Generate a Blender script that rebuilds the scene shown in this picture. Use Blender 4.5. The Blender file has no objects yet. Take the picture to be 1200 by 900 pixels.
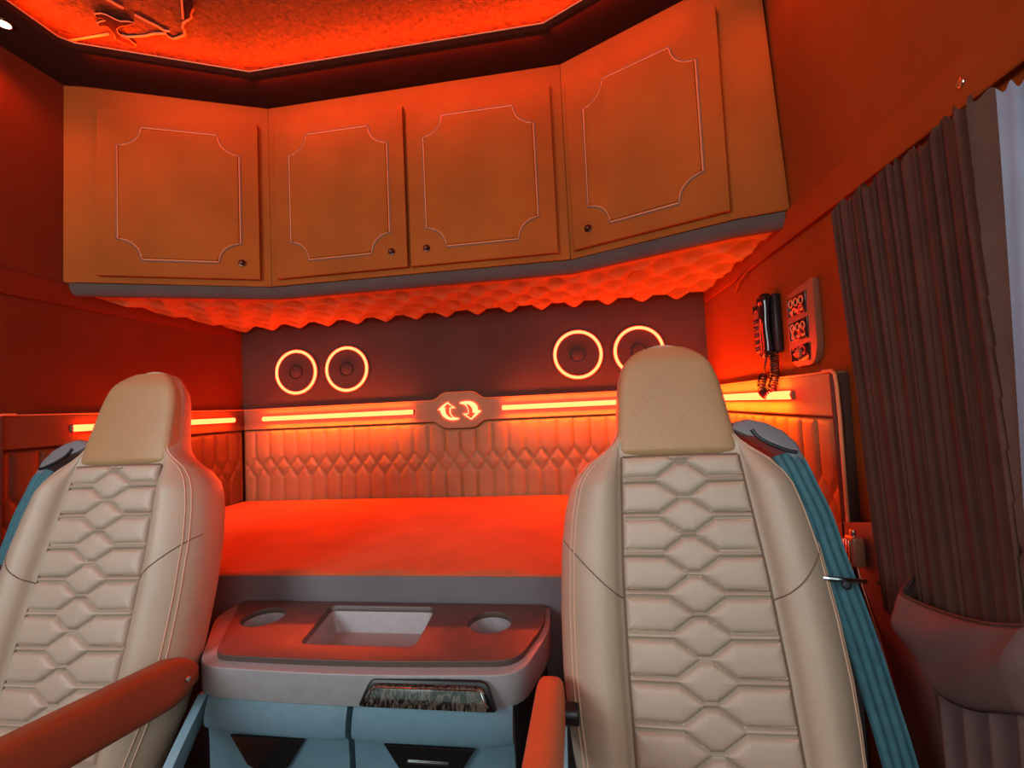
import bpy, bmesh, math, random
from mathutils import Vector, Matrix
random.seed(4)
C = bpy.context.scene.collection
PI = math.pi

# ------------------------------------------------------------------ camera maths
F = 517.0; EYE = 1.30
Yv = Vector((72, 22, F)).normalized()
X0 = Vector((3740, -205, -F)); Xv = (X0 - Yv * X0.dot(Yv)).normalized()
Zv = Yv.cross(Xv)
if Zv.y > 0: Zv = -Zv
def on(px, py, x=None, y=None, z=None):
    """point of a real plane (x=, y= or z=) that shows at a photo position (1200x900)"""
    c = Vector((px - 600, py - 450, F)); r = (c.dot(Xv), c.dot(Yv), c.dot(Zv))
    t = x / r[0] if x is not None else (y / r[1] if y is not None else (z - EYE) / r[2])
    return Vector((r[0] * t, r[1] * t, EYE + r[2] * t))

XL, XR, YB = -1.674, 0.600, 2.05
ZTOP = 2.473; ZCAB = 1.785; XC = (XL + XR) / 2

# ------------------------------------------------------------------ materials
def nodes(name):
    m = bpy.data.materials.new(name); m.use_nodes = True
    nt = m.node_tree; return m, nt, nt.nodes['Principled BSDF']
def mat(name, col, rough=.6, metal=0, noise=0, nscale=8, bump=0, bscale=300, spec=.5, sheen=0, coat=0, kind='noise'):
    m, nt, b = nodes(name); L = nt.links
    b.inputs['Roughness'].default_value = rough; b.inputs['Metallic'].default_value = metal
    b.inputs['Specular IOR Level'].default_value = spec
    b.inputs['Base Color'].default_value = (*col, 1)
    if sheen:
        b.inputs['Sheen Weight'].default_value = sheen; b.inputs['Sheen Roughness'].default_value = .5
    if coat: b.inputs['Coat Weight'].default_value = coat; b.inputs['Coat Roughness'].default_value = .08
    tc = nt.nodes.new('ShaderNodeTexCoord')
    if noise:
        n = nt.nodes.new('ShaderNodeTexNoise'); n.inputs['Scale'].default_value = nscale; n.inputs['Detail'].default_value = 5
        r = nt.nodes.new('ShaderNodeValToRGB')
        r.color_ramp.elements[0].position = .3; r.color_ramp.elements[1].position = .7
        r.color_ramp.elements[0].color = (*[c * (1 - noise) for c in col], 1)
        r.color_ramp.elements[1].color = (*[min(1, c * (1 + noise)) for c in col], 1)
        L.new(tc.outputs['Object'], n.inputs['Vector']); L.new(n.outputs['Fac'], r.inputs['Fac']); L.new(r.outputs['Color'], b.inputs['Base Color'])
    if bump:
        if kind == 'voronoi':
            n2 = nt.nodes.new('ShaderNodeTexVoronoi'); out = n2.outputs['Distance']
        else:
            n2 = nt.nodes.new('ShaderNodeTexNoise'); n2.inputs['Detail'].default_value = 3; out = n2.outputs['Fac']
        n2.inputs['Scale'].default_value = bscale
        bp = nt.nodes.new('ShaderNodeBump'); bp.inputs['Strength'].default_value = bump; bp.inputs['Distance'].default_value = .002
        L.new(tc.outputs['Object'], n2.inputs['Vector']); L.new(out, bp.inputs['Height']); L.new(bp.outputs['Normal'], b.inputs['Normal'])
    return m
def emis(name, col, s):
    m, nt, b = nodes(name)
    b.inputs['Base Color'].default_value = (.2, .05, .01, 1)
    b.inputs['Emission Color'].default_value = (*col, 1); b.inputs['Emission Strength'].default_value = s
    return m
M = dict(
    suede=mat('brown_suede', (.34, .11, .022), .85, noise=.1, nscale=5, bump=.25, bscale=500, spec=.12),
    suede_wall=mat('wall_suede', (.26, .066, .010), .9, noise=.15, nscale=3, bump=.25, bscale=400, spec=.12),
    suede_shaded=mat('wall_suede_shaded', (.15, .035, .010), .9, noise=.15, nscale=3, bump=.25, bscale=400, spec=.12),  # same wall suede; the left side's weaker light is put into the colour
    suede_dark=mat('dark_suede', (.10, .058, .045), .95, noise=.12, nscale=4, bump=.25, bscale=400, spec=.2),
    ring_board=mat('ceiling_board_suede', (.05, .012, .005), .95, noise=.1, bump=.2, spec=.15),
    tuft=mat('tufted_velour', (.34, .22, .09), .75, noise=.12, nscale=10, bump=.2, bscale=400, spec=.2),
    roll=mat('grey_brown_roll', (.11, .085, .075), .85, noise=.1, bump=.2, bscale=400, spec=.2),
    quilt=mat('quilted_leather', (.31, .21, .095), .55, noise=.08, nscale=12, bump=.2, bscale=500, kind='voronoi'),
    mattress=mat('mattress_velour', (.46, .15, .055), .9, noise=.14, nscale=6, bump=.3, bscale=350),
    skirt=mat('bunk_front_suede', (.16, .16, .17), .9, noise=.12, nscale=6, bump=.3, bscale=350),
    leather=mat('seat_leather', (.43, .33, .245), .42, noise=.05, nscale=9, bump=.22, bscale=550, kind='voronoi'),
    pad=mat('seat_pad_leather', (.45, .35, .272), .45, noise=.05, nscale=9, bump=.2, bscale=550, kind='voronoi'),
    head=mat('headrest_leather_shaded', (.40, .235, .12), .42, noise=.05, nscale=9, bump=.22, bscale=550, kind='voronoi'),  # seat leather again, its shade and orange light put into the colour
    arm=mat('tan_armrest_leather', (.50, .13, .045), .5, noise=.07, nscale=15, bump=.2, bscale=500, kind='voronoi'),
    arm_shaded=mat('shaded_armrest_leather', (.26, .075, .025), .5, noise=.07, nscale=15, bump=.2, bscale=500, kind='voronoi'),  # same leather as arm; shade on the left armrest painted in
    quilt_shaded=mat('shaded_quilted_leather', (.13, .06, .022), .55, noise=.08, nscale=12, bump=.2, bscale=500, kind='voronoi'),  # same leather as quilt, with the left panel's shade in its colour
    ring=mat('dark_chrome', (.35, .36, .37), .2, metal=1),
    sash=mat('sash_velvet', (.14, .085, .078), .85, noise=.12, nscale=14, bump=.3, bscale=400, spec=.25),
    thread=mat('stitching_thread', (.62, .40, .28), .7),
    seam=mat('seam_shadow', (.20, .12, .085), .8),
    plastic=mat('grey_moulded_plastic', (.30, .29, .29), .33, noise=.06, nscale=60, bump=.25, bscale=900),
    plastic_top=mat('console_top_plastic', (.10, .070, .060), .33, noise=.06, nscale=60, bump=.25, bscale=900),
    drawer=mat('blue_grey_plastic', (.15, .24, .285), .3, noise=.05, nscale=50, bump=.2, bscale=900),
    black=mat('black_plastic', (.012, .011, .012), .4),
    gloss=mat('gloss_black', (.012, .010, .010), .12, coat=.6),
    steel=mat('polished_steel', (.75, .74, .72), .2, metal=1),
    knob=mat('dark_bronze_knob', (.10, .05, .035), .25, metal=.8),
    belt=mat('seat_belt_webbing', (.05, .145, .17), .6, noise=.15, nscale=60, bump=.4, bscale=600),
    cap=mat('belt_cap_plastic', (.20, .19, .195), .4),
    curtain=mat('curtain_velvet', (.095, .040, .027), .85, noise=.12, nscale=14, bump=.3, bscale=400, spec=.25),
    curtain_lit=mat('curtain_velvet_lit', (.19, .19, .235), .55, noise=.2, nscale=8, bump=.2, bscale=300),  # same curtain cloth; window light on its end put into the colour
    piping=mat('pale_leather_piping', (.72, .27, .11), .5),
    rubber=mat('window_rubber', (.02, .02, .022), .6),
    floor=mat('floor_rubber', (.03, .027, .027), .8, noise=.2, bump=.3, bscale=100),
    bracket=mat('brown_painted_metal', (.16, .085, .07), .5, metal=.2, noise=.1),
    panel=mat('bronze_bezel', (.34, .16, .09), .4, metal=.3),
)
# dark burl wood
m, nt, b = nodes('dark_burl_wood'); L = nt.links
tc = nt.nodes.new('ShaderNodeTexCoord'); mp = nt.nodes.new('ShaderNodeMapping'); mp.inputs['Scale'].default_value = (30, 30, 12)
n = nt.nodes.new('ShaderNodeTexNoise'); n.inputs['Scale'].default_value = 2.5; n.inputs['Detail'].default_value = 8; n.inputs['Distortion'].default_value = 2.5
r = nt.nodes.new('ShaderNodeValToRGB'); r.color_ramp.elements[0].position = .42; r.color_ramp.elements[1].position = .62
r.color_ramp.elements[0].color = (.008, .006, .005, 1); r.color_ramp.elements[1].color = (.12, .095, .075, 1)
L.new(tc.outputs['Object'], mp.inputs['Vector']); L.new(mp.outputs['Vector'], n.inputs['Vector']); L.new(n.outputs['Fac'], r.inputs['Fac']); L.new(r.outputs['Color'], b.inputs['Base Color'])
b.inputs['Roughness'].default_value = .18; b.inputs['Coat Weight'].default_value = .7
M['wood'] = m
# hammered ceiling panel
m, nt, b = nodes('embossed_ceiling_leather'); L = nt.links
tc = nt.nodes.new('ShaderNodeTexCoord')
n = nt.nodes.new('ShaderNodeTexNoise'); n.inputs['Scale'].default_value = 60; n.inputs['Detail'].default_value = 7; n.inputs['Roughness'].default_value = .62
n.inputs['Distortion'].default_value = .6
bp = nt.nodes.new('ShaderNodeBump'); bp.inputs['Strength'].default_value = .9; bp.inputs['Distance'].default_value = .012
r = nt.nodes.new('ShaderNodeValToRGB'); r.color_ramp.elements[0].position = .35; r.color_ramp.elements[1].position = .65
r.color_ramp.elements[0].color = (.05, .012, .006, 1); r.color_ramp.elements[1].color = (.14, .045, .014, 1)
L.new(tc.outputs['Object'], n.inputs['Vector']); L.new(n.outputs['Fac'], bp.inputs['Height']); L.new(bp.outputs['Normal'], b.inputs['Normal'])
L.new(n.outputs['Fac'], r.inputs['Fac']); L.new(r.outputs['Color'], b.inputs['Base Color']); b.inputs['Roughness'].default_value = .6
M['ceil'] = m
m, nt, b = nodes('window_glass'); b.inputs['Base Color'].default_value = (.9, 1, .97, 1)
b.inputs['Transmission Weight'].default_value = 1; b.inputs['Roughness'].default_value = 0; b.inputs['IOR'].default_value = 1.02
M['glass'] = m
LEDC = (1, .075, .0035)
M['led'] = emis('orange_led', (1, .021, .0065), 38)
M['led_ring'] = emis('orange_led_ring', (1, .033, .012), 22)
M['led_logo'] = emis('logo_led', (1, .045, .018), 18)
M['led_core'] = emis('logo_fill', (1, .07, .004), .75)
M['cove'] = emis('ceiling_cove_led', (1, .085, .0015), 125)
M['spot'] = emis('spot_lens', (1, .55, .30), 6)

# ------------------------------------------------------------------ object helpers
def props(o, label=None, cat=None, group=None, kind=None):
    if label: o['label'] = label
    if cat: o['category'] = cat
    if group: o['group'] = group
    if kind: o['kind'] = kind
    return o
def thing(name, label, cat, loc=(0, 0, 0), rz=0, group=None):
    o = bpy.data.objects.new(name, None); C.objects.link(o); o.empty_display_size = .05
    o.location = loc; o.rotation_euler = (0, 0, rz)
    return props(o, label, cat, group)
def link(name, me, m, parent=None, world=False, smooth=True):
    o = bpy.data.objects.new(name, me); C.objects.link(o)
    if m: me.materials.append(m)
    if parent:
        o.parent = parent
        if world:
            root = parent if not parent.parent else parent.parent
            mw = Matrix.Translation(root.location) @ Matrix.Rotation(root.rotation_euler[2], 4, 'Z')
            me.transform(mw.inverted())
    if smooth:
        for p in me.polygons: p.use_smooth = True
        me.set_sharp_from_angle(angle=math.radians(38 if smooth is True else smooth))
    return o
def from_bm(name, bm, m, parent=None, world=False, smooth=True):
    me = bpy.data.meshes.new(name); bmesh.ops.recalc_face_normals(bm, faces=bm.faces[:]); bm.to_mesh(me); bm.free()
    return link(name, me, m, parent, world, smooth)
def pyd(name, vs, fs, m, parent=None, world=False, smooth=True):
    me = bpy.data.meshes.new(name); me.from_pydata([tuple(v) for v in vs], [], fs); me.update()
    bm = bmesh.new(); bm.from_mesh(me); bmesh.ops.recalc_face_normals(bm, faces=bm.faces[:]); bm.to_mesh(me); bm.free()
    return link(name, me, m, parent, world, smooth)
def box(bm, x0, x1, y0, y1, z0, z1, bev=0, seg=2, mx=None):
    vs = [bm.verts.new((x, y, z)) for z in (z0, z1) for y in (y0, y1) for x in (x0, x1)]
    fs = [bm.faces.new([vs[i] for i in f]) for f in ((0, 2, 3, 1), (4, 5, 7, 6), (0, 1, 5, 4), (2, 6, 7, 3), (0, 4, 6, 2), (1, 3, 7, 5))]
    if bev:
        es = list({e for f in fs for e in f.edges})
        r = bmesh.ops.bevel(bm, geom=es, offset=bev, segments=seg, profile=.5, affect='EDGES')
        vs = list({v for f in r['faces'] for v in f.verts} | {v for v in vs if v.is_valid})
    if mx is not None: bmesh.ops.transform(bm, matrix=mx, verts=[v for v in vs if v.is_valid])
def prism(bm, pts, z0, z1, bev=0, seg=2, mx=None):
    """polygon (x,y) extruded z0..z1"""
    a = [bm.verts.new((p[0], p[1], z0)) for p in pts]; b_ = [bm.verts.new((p[0], p[1], z1)) for p in pts]
    n = len(pts); fs = [bm.faces.new(a[::-1]), bm.faces.new(b_)]
    for i in range(n): fs.append(bm.faces.new((a[i], a[(i + 1) % n], b_[(i + 1) % n], b_[i])))
    vs = a + b_
    if bev:
        es = list({e for f in fs[:2] for e in f.edges})
        r = bmesh.ops.bevel(bm, geom=es, offset=bev, segments=seg, profile=.5, affect='EDGES')
        vs = list({v for f in r['faces'] for v in f.verts} | {v for v in vs if v.is_valid})
    if mx is not None: bmesh.ops.transform(bm, matrix=mx, verts=[v for v in vs if v.is_valid])
def tube(bm, pts, r, n=8, closed=False, flat=1.0):
    pts = [Vector(p) for p in pts]; rings = []; N = len(pts); up = None
    for i, p in enumerate(pts):
        a = pts[(i - 1) % N] if (closed or i) else p; b_ = pts[(i + 1) % N] if (closed or i < N - 1) else p
        t = (b_ - a).normalized()
        if up is None:
            up = Vector((0, 0, 1)) if abs(t.z) < .9 else Vector((1, 0, 0))
        s = t.cross(up); s.normalize(); u2 = s.cross(t).normalized(); up = u2
        rr = r[i] if isinstance(r, (list, tuple)) else r
        rings.append([bm.verts.new(p + (s * math.cos(k * 2 * PI / n) + u2 * math.sin(k * 2 * PI / n) * flat) * rr) for k in range(n)])
    for i in range(N if closed else N - 1):
        A, B = rings[i], rings[(i + 1) % N]
        for k in range(n): bm.faces.new((A[k], A[(k + 1) % n], B[(k + 1) % n], B[k]))
    if not closed: bm.faces.new(rings[0][::-1]); bm.faces.new(rings[-1])
def cyl(bm, c, axis, r, h, n=24, r2=None, bev=0):
    """cylinder starting at c along axis by h"""
    axis = Vector(axis).normalized(); q = axis.to_track_quat('Z', 'Y').to_matrix().to_4x4()
    r2 = r if r2 is None else r2
    ret = bmesh.ops.create_cone(bm, cap_ends=True, segments=n, radius1=r, radius2=r2, depth=h, matrix=Matrix.Translation(Vector(c) + axis * h / 2) @ q)
    if bev:
        es = [e for v in ret['verts'] for e in v.link_edges if len(e.link_faces) == 2 and any(len(f.verts) > 4 for f in e.link_faces)]
        bmesh.ops.bevel(bm, geom=list(set(es)), offset=bev, segments=3, profile=.5, affect='EDGES')
def torus(bm, c, axis, R, r, n=48, k=8, flat=1.0):
    axis = Vector(axis).normalized(); q = axis.to_track_quat('Z', 'Y').to_matrix()
    rings = []
    for i in range(n):
        a = i * 2 * PI / n; d = Vector((math.cos(a), math.sin(a), 0)); ring = []
        for j in range(k):
            b_ = j * 2 * PI / k; ring.append(bm.verts.new(Vector(c) + q @ (d * (R + r * math.cos(b_)) + Vector((0, 0, r * flat * math.sin(b_))))))
        rings.append(ring)
    for i in range(n):
        A, B = rings[i], rings[(i + 1) % n]
        for j in range(k): bm.faces.new((A[j], B[j], B[(j + 1) % k], A[(j + 1) % k]))
def dup_tree(o, loc, rz=0, label=None):
    r = o.copy(); C.objects.link(r); r.location = loc; r.rotation_euler = (0, 0, rz)
    if label: r['label'] = label
    for ch in list(o.children):
        c = ch.copy(); C.objects.link(c); c.parent = r
        for g in ch.children:
            d = g.copy(); C.objects.link(d); d.parent = c
    return r
def spline(P, n):
    """catmull-rom through P, n samples per span"""
    out = []
    P = [Vector(p) for p in P]
    for i in range(len(P) - 1):
        p0 = P[max(i - 1, 0)]; p1 = P[i]; p2 = P[i + 1]; p3 = P[min(i + 2, len(P) - 1)]
        for k in range(n):
            t = k / n
            out.append(.5 * ((2 * p1) + (p2 - p0) * t + (2 * p0 - 5 * p1 + 4 * p2 - p3) * t * t + (3 * p1 - p0 - 3 * p2 + p3) * t ** 3))
    out.append(P[-1]); return out
def lerp_tab(tab, x):
    """tab sorted ascending by key"""
    if x <= tab[0][0]: return tab[0][1]
    for (a, va), (b_, vb) in zip(tab, tab[1:]):
        if x <= b_:
            t = (x - a) / (b_ - a); return va + (vb - va) * t
    return tab[-1][1]
def sstep(a, b_, x):
    t = max(0, min(1, (x - a) / (b_ - a))); return t * t * (3 - 2 * t)
def struct(name, bm, m, smooth=True):
    o = from_bm(name, bm, m, None, False, smooth); o['kind'] = 'structure'; return o
def heightgrid(name, nx, ny, f, m, parent=None, world=False, smooth=60):
    vs = [f(i / nx, j / ny) for j in range(ny + 1) for i in range(nx + 1)]
    fs = [(j * (nx + 1) + i, j * (nx + 1) + i + 1, (j + 1) * (nx + 1) + i + 1, (j + 1) * (nx + 1) + i) for j in range(ny) for i in range(nx)]
    return pyd(name, vs, fs, m, parent, world, smooth)

# ------------------------------------------------------------------ room shell
YF = -.75
bm = bmesh.new(); box(bm, XL - .1, XR + .1, YF - .1, YB + .1, -.06, 0); struct('floor', bm, M['floor'], False)
bm = bmesh.new(); box(bm, XL - .1, XR + .1, YB, YB + .08, 0, 2.7); struct('wall_rear', bm, M['suede_dark'], False)
bm = bmesh.new(); box(bm, XL - .08, XL, YF, YB, 0, 2.7); struct('wall_left', bm, M['suede_shaded'], False)
# right wall with a window opening y -.35..0.68, z 1.0..1.70; upper part leans inwards a little
WY0, WY1, WZ0, WZ1 = -.35, .665, .98, 1.675
bm = bmesh.new()
box(bm, XR, XR + .08, WY1, YB, 0, 1.785); box(bm, XR, XR + .08, YF, WY0, 0, 1.785)
box(bm, XR, XR + .08, WY0, WY1, 0, WZ0); box(bm, XR, XR + .08, WY0, WY1, WZ1, 1.785)
v = [bm.verts.new(p) for p in ((XR, YF, 1.785), (XR, YB, 1.785), (XR + .08, YB, 1.785), (XR + .08, YF, 1.785),
     (XR - .03, YF, 2.70), (XR - .03, YB, 2.70), (XR + .08, YB, 2.70), (XR + .08, YF, 2.70))]
for f in ((0, 1, 2, 3), (4, 5, 6, 7), (0, 1, 5, 4), (1, 2, 6, 5), (2, 3, 7, 6), (3, 0, 4, 7)): bm.faces.new([v[i] for i in f])
struct('wall_right', bm, M['suede_wall'], False)
# front: dash wall and header with the windscreen opening between
bm = bmesh.new(); box(bm, XL, XR, YF - .08, YF, 0, .95); box(bm, XL, XR, YF - .08, YF, 1.95, 2.7); struct('wall_front', bm, M['suede_dark'], False)
# rail trims running along the side walls under the upper lining
for nm, s in (('trim_1', 1), ('trim_2', -1)):
    bm = bmesh.new(); xw = XR if s > 0 else XL
    x1 = xw - s * .014
    box(bm, min(xw, x1), max(xw, x1), -.7, 1.99, 1.706, 1.782, .004)
    struct(nm, bm, M['suede_wall'] if s > 0 else M['suede_shaded'])
bm = bmesh.new()
tube(bm, [(XR - .016, -.6, 1.704), (XR - .016, 1.5, 1.704), (XR - .012, 1.60, 1.690), (XR - .004, 1.66, 1.665)], .003, 6); struct('trim_3', bm, M['suede_wall'])
bm = bmesh.new(); cyl(bm, on(1127, 97, x=XR - .014) + Vector((.002, 0, 0)), (-1, 0, 0), .007, .006, 16, bev=.002)
props(from_bm('snap_button', bm, M['steel']), 'small steel snap button on the red wall rail above the curtain', 'button')
# ceiling + board ring with the cove
bm = bmesh.new(); box(bm, XL, XR, YF, YB, 2.548, 2.68); struct('ceiling', bm, M['ceil'], False)
outer = [(XL, -.74), (XL, 1.24), (-1.61, 1.265), (-1.088, 1.49), (.016, 1.49), (.535, 1.265), (XR - .02, 1.24), (XR - .02, -.74)]
inner = [(-1.50, -.74), (-1.50, 1.10), (-1.478, 1.128), (-1.045, 1.337), (-.030, 1.337), (.405, 1.128), (.427, 1.10), (.427, -.74)]
bm = bmesh.new()
rows = []
for (o_, i_) in zip(outer, inner):
    o_ = Vector((*o_, 0)); i_ = Vector((*i_, 0)); d = (i_ - o_).normalized()
    sec = [o_ + Vector((0, 0, ZTOP)), i_ - d * .01 + Vector((0, 0, ZTOP)), i_ - d * .002 + Vector((0, 0, ZTOP + .003)), i_ + Vector((0, 0, ZTOP + .010)), i_ + Vector((0, 0, ZTOP + .020)), i_ - d * .006 + Vector((0, 0, ZTOP + .022)), o_ + Vector((0, 0, ZTOP + .022))]
    rows.append([bm.verts.new(p) for p in sec])
for A, B in zip(rows, rows[1:]):
    for k in range(7): bm.faces.new((A[k], A[(k + 1) % 7], B[(k + 1) % 7], B[k]))
struct('ceiling_board_ring', bm, M['ring_board']).name = 'trim_4'
# orange piping on the lip
bm = bmesh.new(); tube(bm, [(x, y, ZTOP + .021) for x, y in inner], .0025, 6); struct('trim_5', bm, M['piping'])
# cove LED tape, lying on the board just behind the lip
bm = bmesh.new()
cp = [Vector((*i_, 0)) + (Vector((*o_, 0)) - Vector((*i_, 0))).normalized() * .028 for o_, i_ in zip(outer, inner)]
tube(bm, [(p.x, p.y, ZTOP + .0275) for p in cp], .005, 6)
props(from_bm('led_tape', bm, M['cove']), 'orange LED tape hidden on the ceiling board behind its lip', 'light strip')

# embossed bird and branches on the ceiling panel
ZC = 2.548
def cp_(x, y): return on(x / 4.615, y / 4.615, z=ZC - .004)
t = thing('ceiling_relief', 'dark embossed bird and branch relief on the glowing ceiling panel', 'decoration', on(135, 35, z=ZC))
bird = [(512, 66), (545, 62), (575, 70), (618, 92), (650, 106), (690, 106), (724, 113), (690, 124), (650, 130), (630, 143), (634, 165), (660, 188), (700, 205), (736, 236), (722, 244), (690, 228), (655, 212), (626, 200), (622, 180), (600, 152), (585, 133), (560, 128), (540, 131), (526, 116), (545, 106), (572, 102), (556, 86), (520, 82)]
bm = bmesh.new(); P = [cp_(*p) for p in bird]
a = [bm.verts.new((p.x, p.y, ZC + .002)) for p in P]; b_ = [bm.verts.new((p.x, p.y, ZC - .012)) for p in P]
bm.faces.new(b_)
for i in range(len(P)): bm.faces.new((a[i], a[(i + 1) % len(P)], b_[(i + 1) % len(P)], b_[i]))
bm.normal_update(); bmesh.ops.triangulate(bm, faces=[f for f in bm.faces if len(f.verts) > 4])
from_bm('bird', bm, M['ring_board'], t, True, False)
bm = bmesh.new(); tube(bm, [(p.x, p.y, ZC - .010) for p in P], .0022, 6, closed=True); from_bm('bird_outline', bm, M['piping'], t, True)
bm = bmesh.new()
for ln in ([(360, 222), (420, 212), (500, 198), (590, 183)], [(650, 186), (690, 198), (740, 197), (790, 193), (830, 182), (895, 180), (912, 198), (935, 210), (960, 204), (998, 190), (1000, 172), (988, 150), (992, 125), (1012, 112), (1035, 95), (1030, 72), (1045, 45)],
           [(560, -10), (600, 8), (640, 30), (668, 45)], [(730, 80), (790, 112), (850, 140), (890, 165), (918, 170)], [(990, 100), (988, 60), (985, 0)]):
    tube(bm, [(lambda q: (q.x, q.y, ZC - .004))(cp_(*p)) for p in ln], .0035, 6)
from_bm('branch', bm, M['piping'], t, True)
bm = bmesh.new()
P = [cp_(*p) for p in [(1000, -20), (1040, -20), (1036, 30), (1026, 70), (1012, 95), (1000, 60)]]
prism(bm, [(p.x, p.y) for p in P], ZC - .010, ZC + .002); from_bm('trunk', bm, M['ring_board'], t, True, False)

# recessed downlights in the board
def downlight(x, y, label):
    t = thing('downlight', label, 'light', (x, y, ZTOP), 0, 'recessed downlights in the ceiling board')
    bm = bmesh.new(); torus(bm, (0, 0, -.001), (0, 0, 1), .019, .004, 28, 8); from_bm('bezel', bm, M['knob'], t)
    bm = bmesh.new(); cyl(bm, (0, 0, -.001), (0, 0, -1), .016, .003, 24); from_bm('lens', bm, M['spot'], t)
    L_ = bpy.data.lights.new('downlight_lamp', 'SPOT'); L_.energy = 5; L_.color = (1, .13, .01); L_.spot_size = 2.5; L_.spot_blend = .8; L_.shadow_soft_size = .02
    o = bpy.data.objects.new('lamp', L_); C.objects.link(o); o.parent = t; o.location = (0, 0, -.012)
    return t
p = on(4, 27, z=ZTOP)
downlight(p.x, p.y, 'small glowing downlight in the dark ceiling board at the left')
downlight(2 * XC - p.x, p.y, 'small glowing downlight in the dark ceiling board on the right side')

# ------------------------------------------------------------------ overhead cabinets
def ogee(u0, u1, z0, z1, r=.062, st=.010):
    pts = []
    for (cx, cz, a0, sx, sz) in ((u0, z0, 0, 1, 1), (u1, z0, 0, -1, 1), (u1, z1, 0, -1, -1), (u0, z1, 0, 1, -1)):
        arc = []
        for k in range(9):
            a = k / 8 * PI / 2; arc.append((cx + sx * (r * math.cos(a) + (st if True else 0) * 0), cz + sz * r * math.sin(a)))
        # from bottom edge point (cx+sx*(r+st),cz) inwards to the side edge point (cx, cz+sz*(r+st))
        q = [(cx + sx * (r + st), cz), (cx + sx * (r + st * .8), cz + sz * st * .9)] + [(cx + sx * (st * .8 * (1 - k / 8) + r * math.cos(k / 8 * PI / 2)) , cz + sz * (st * .9 + (r) * math.sin(k / 8 * PI / 2))) for k in range(1, 8)] + [(cx + sx * st * .9, cz + sz * (r + st * .95)), (cx, cz + sz * (r + st))]
        if (sx, sz) in ((1, 1), (-1, -1)): q = q[::-1]
        pts += q
    return pts
def door(parent, P, Q, u0, u1, knob_u, z0=1.806, z1=2.392, label=None):
    """door on the vertical face from P towards Q"""
    d = Vector((Q[0] - P[0], Q[1] - P[1], 0)).normalized(); n = Vector((d.y, -d.x, 0))
    mx = Matrix(((d.x, 0, n.x, P[0]), (d.y, 0, n.y, P[1]), (0, 1, 0, 0), (0, 0, 0, 1)))  # (u, z, out)
    bm = bmesh.new(); prism(bm, [(u0, z0), (u1, z0), (u1, z1), (u0, z1)], .001, .020, .0035, 2, mx)
    dr = from_bm('door', bm, M['suede'], parent, True)
    if label: dr['label'] = label
    og = ogee(u0 + .058, u1 - .058, z0 + .055, z1 - .055)
    def ins(k):
        cu, cz = (u0 + u1) / 2, (z0 + z1) / 2
        return [((p[0] - cu) * (1 - k / abs(u1 - u0) * 2.4) + cu, (p[1] - cz) * (1 - k / (z1 - z0) * 2.4) + cz) for p in og]
    bm = bmesh.new(); prism(bm, ins(.008), .012, .0245, .0025, 2, mx); from_bm('raised_panel', bm, M['suede'], dr, True)
    bm = bmesh.new(); tube(bm, [mx @ Vector((p[0], p[1], .0215)) for p in ins(.004)], .0021, 6, closed=True); from_bm('piping', bm, M['piping'], dr, True)
    bm = bmesh.new(); tube(bm, [mx @ Vector((p[0], p[1], .0195)) for p in og], .0032, 6, closed=True); from_bm('groove', bm, M['seam'], dr, True)
    bm = bmesh.new(); cyl(bm, mx @ Vector((knob_u, z0 + .058, .019)), n, .0125, .005, 24, bev=.001)
    cyl(bm, mx @ Vector((knob_u, z0 + .058, .023)), n, .0095, .013, 24, .0075, bev=.003); from_bm('knob', bm, M['knob'], dr, True)
def cab_body(parent, pts, z0=ZCAB, z1=ZTOP - .001):
    bm = bmesh.new(); prism(bm, pts, z0, z1, .004, 2); from_bm('carcass', bm, M['suede'], parent, True)
A = (XL + .002, 1.243); B = (-1.607, 1.266); Cc = (-1.089, 1.487); Dd = (.017, 1.487); Ee = (.470, 1.272); Ff = (.566, 1.240)
t = thing('overhead_cabinet', 'angled overhead cabinet with one door at the left wall, padded in brown suede', 'cabinet', (-1.4, 1.6, ZCAB), 0, 'overhead cabinets over the bunk')
cab_body(t, [A, B, Cc, (-1.0905, 2.045), (XL + .002, 2.045)])
door(t, B, Cc, .035, .531, .474)
t = thing('overhead_cabinet', 'wide middle overhead cabinet with two brown suede doors facing the camera', 'cabinet', (XC, 1.6, ZCAB), 0, 'overhead cabinets over the bunk')
cab_body(t, [(-1.0875, 1.487), (.0155, 1.487), (.0155, 2.045), (-1.0875, 2.045)])
door(t, Cc, Dd, .036, .538, .482); door(t, Cc, Dd, .551, 1.066, .610)
t = thing('overhead_cabinet', 'angled overhead cabinet with one door at the right wall above the tall seat', 'cabinet', (.3, 1.6, ZCAB), 0, 'overhead cabinets over the bunk')
bm = bmesh.new(); pts = [Dd, Ee, Ff, (XR - .02, 1.243), (XR - .02, 2.045), (.0185, 2.045)]
prism(bm, pts, ZCAB, ZTOP - .001, .004)
for v in bm.verts:
    if v.co.x > .5: v.co.x += .017 - .032 * (v.co.z - ZCAB) / .69
from_bm('carcass', bm, M['suede'], t, True)
door(t, Dd, Ee, .022, .493, .078)

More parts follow.
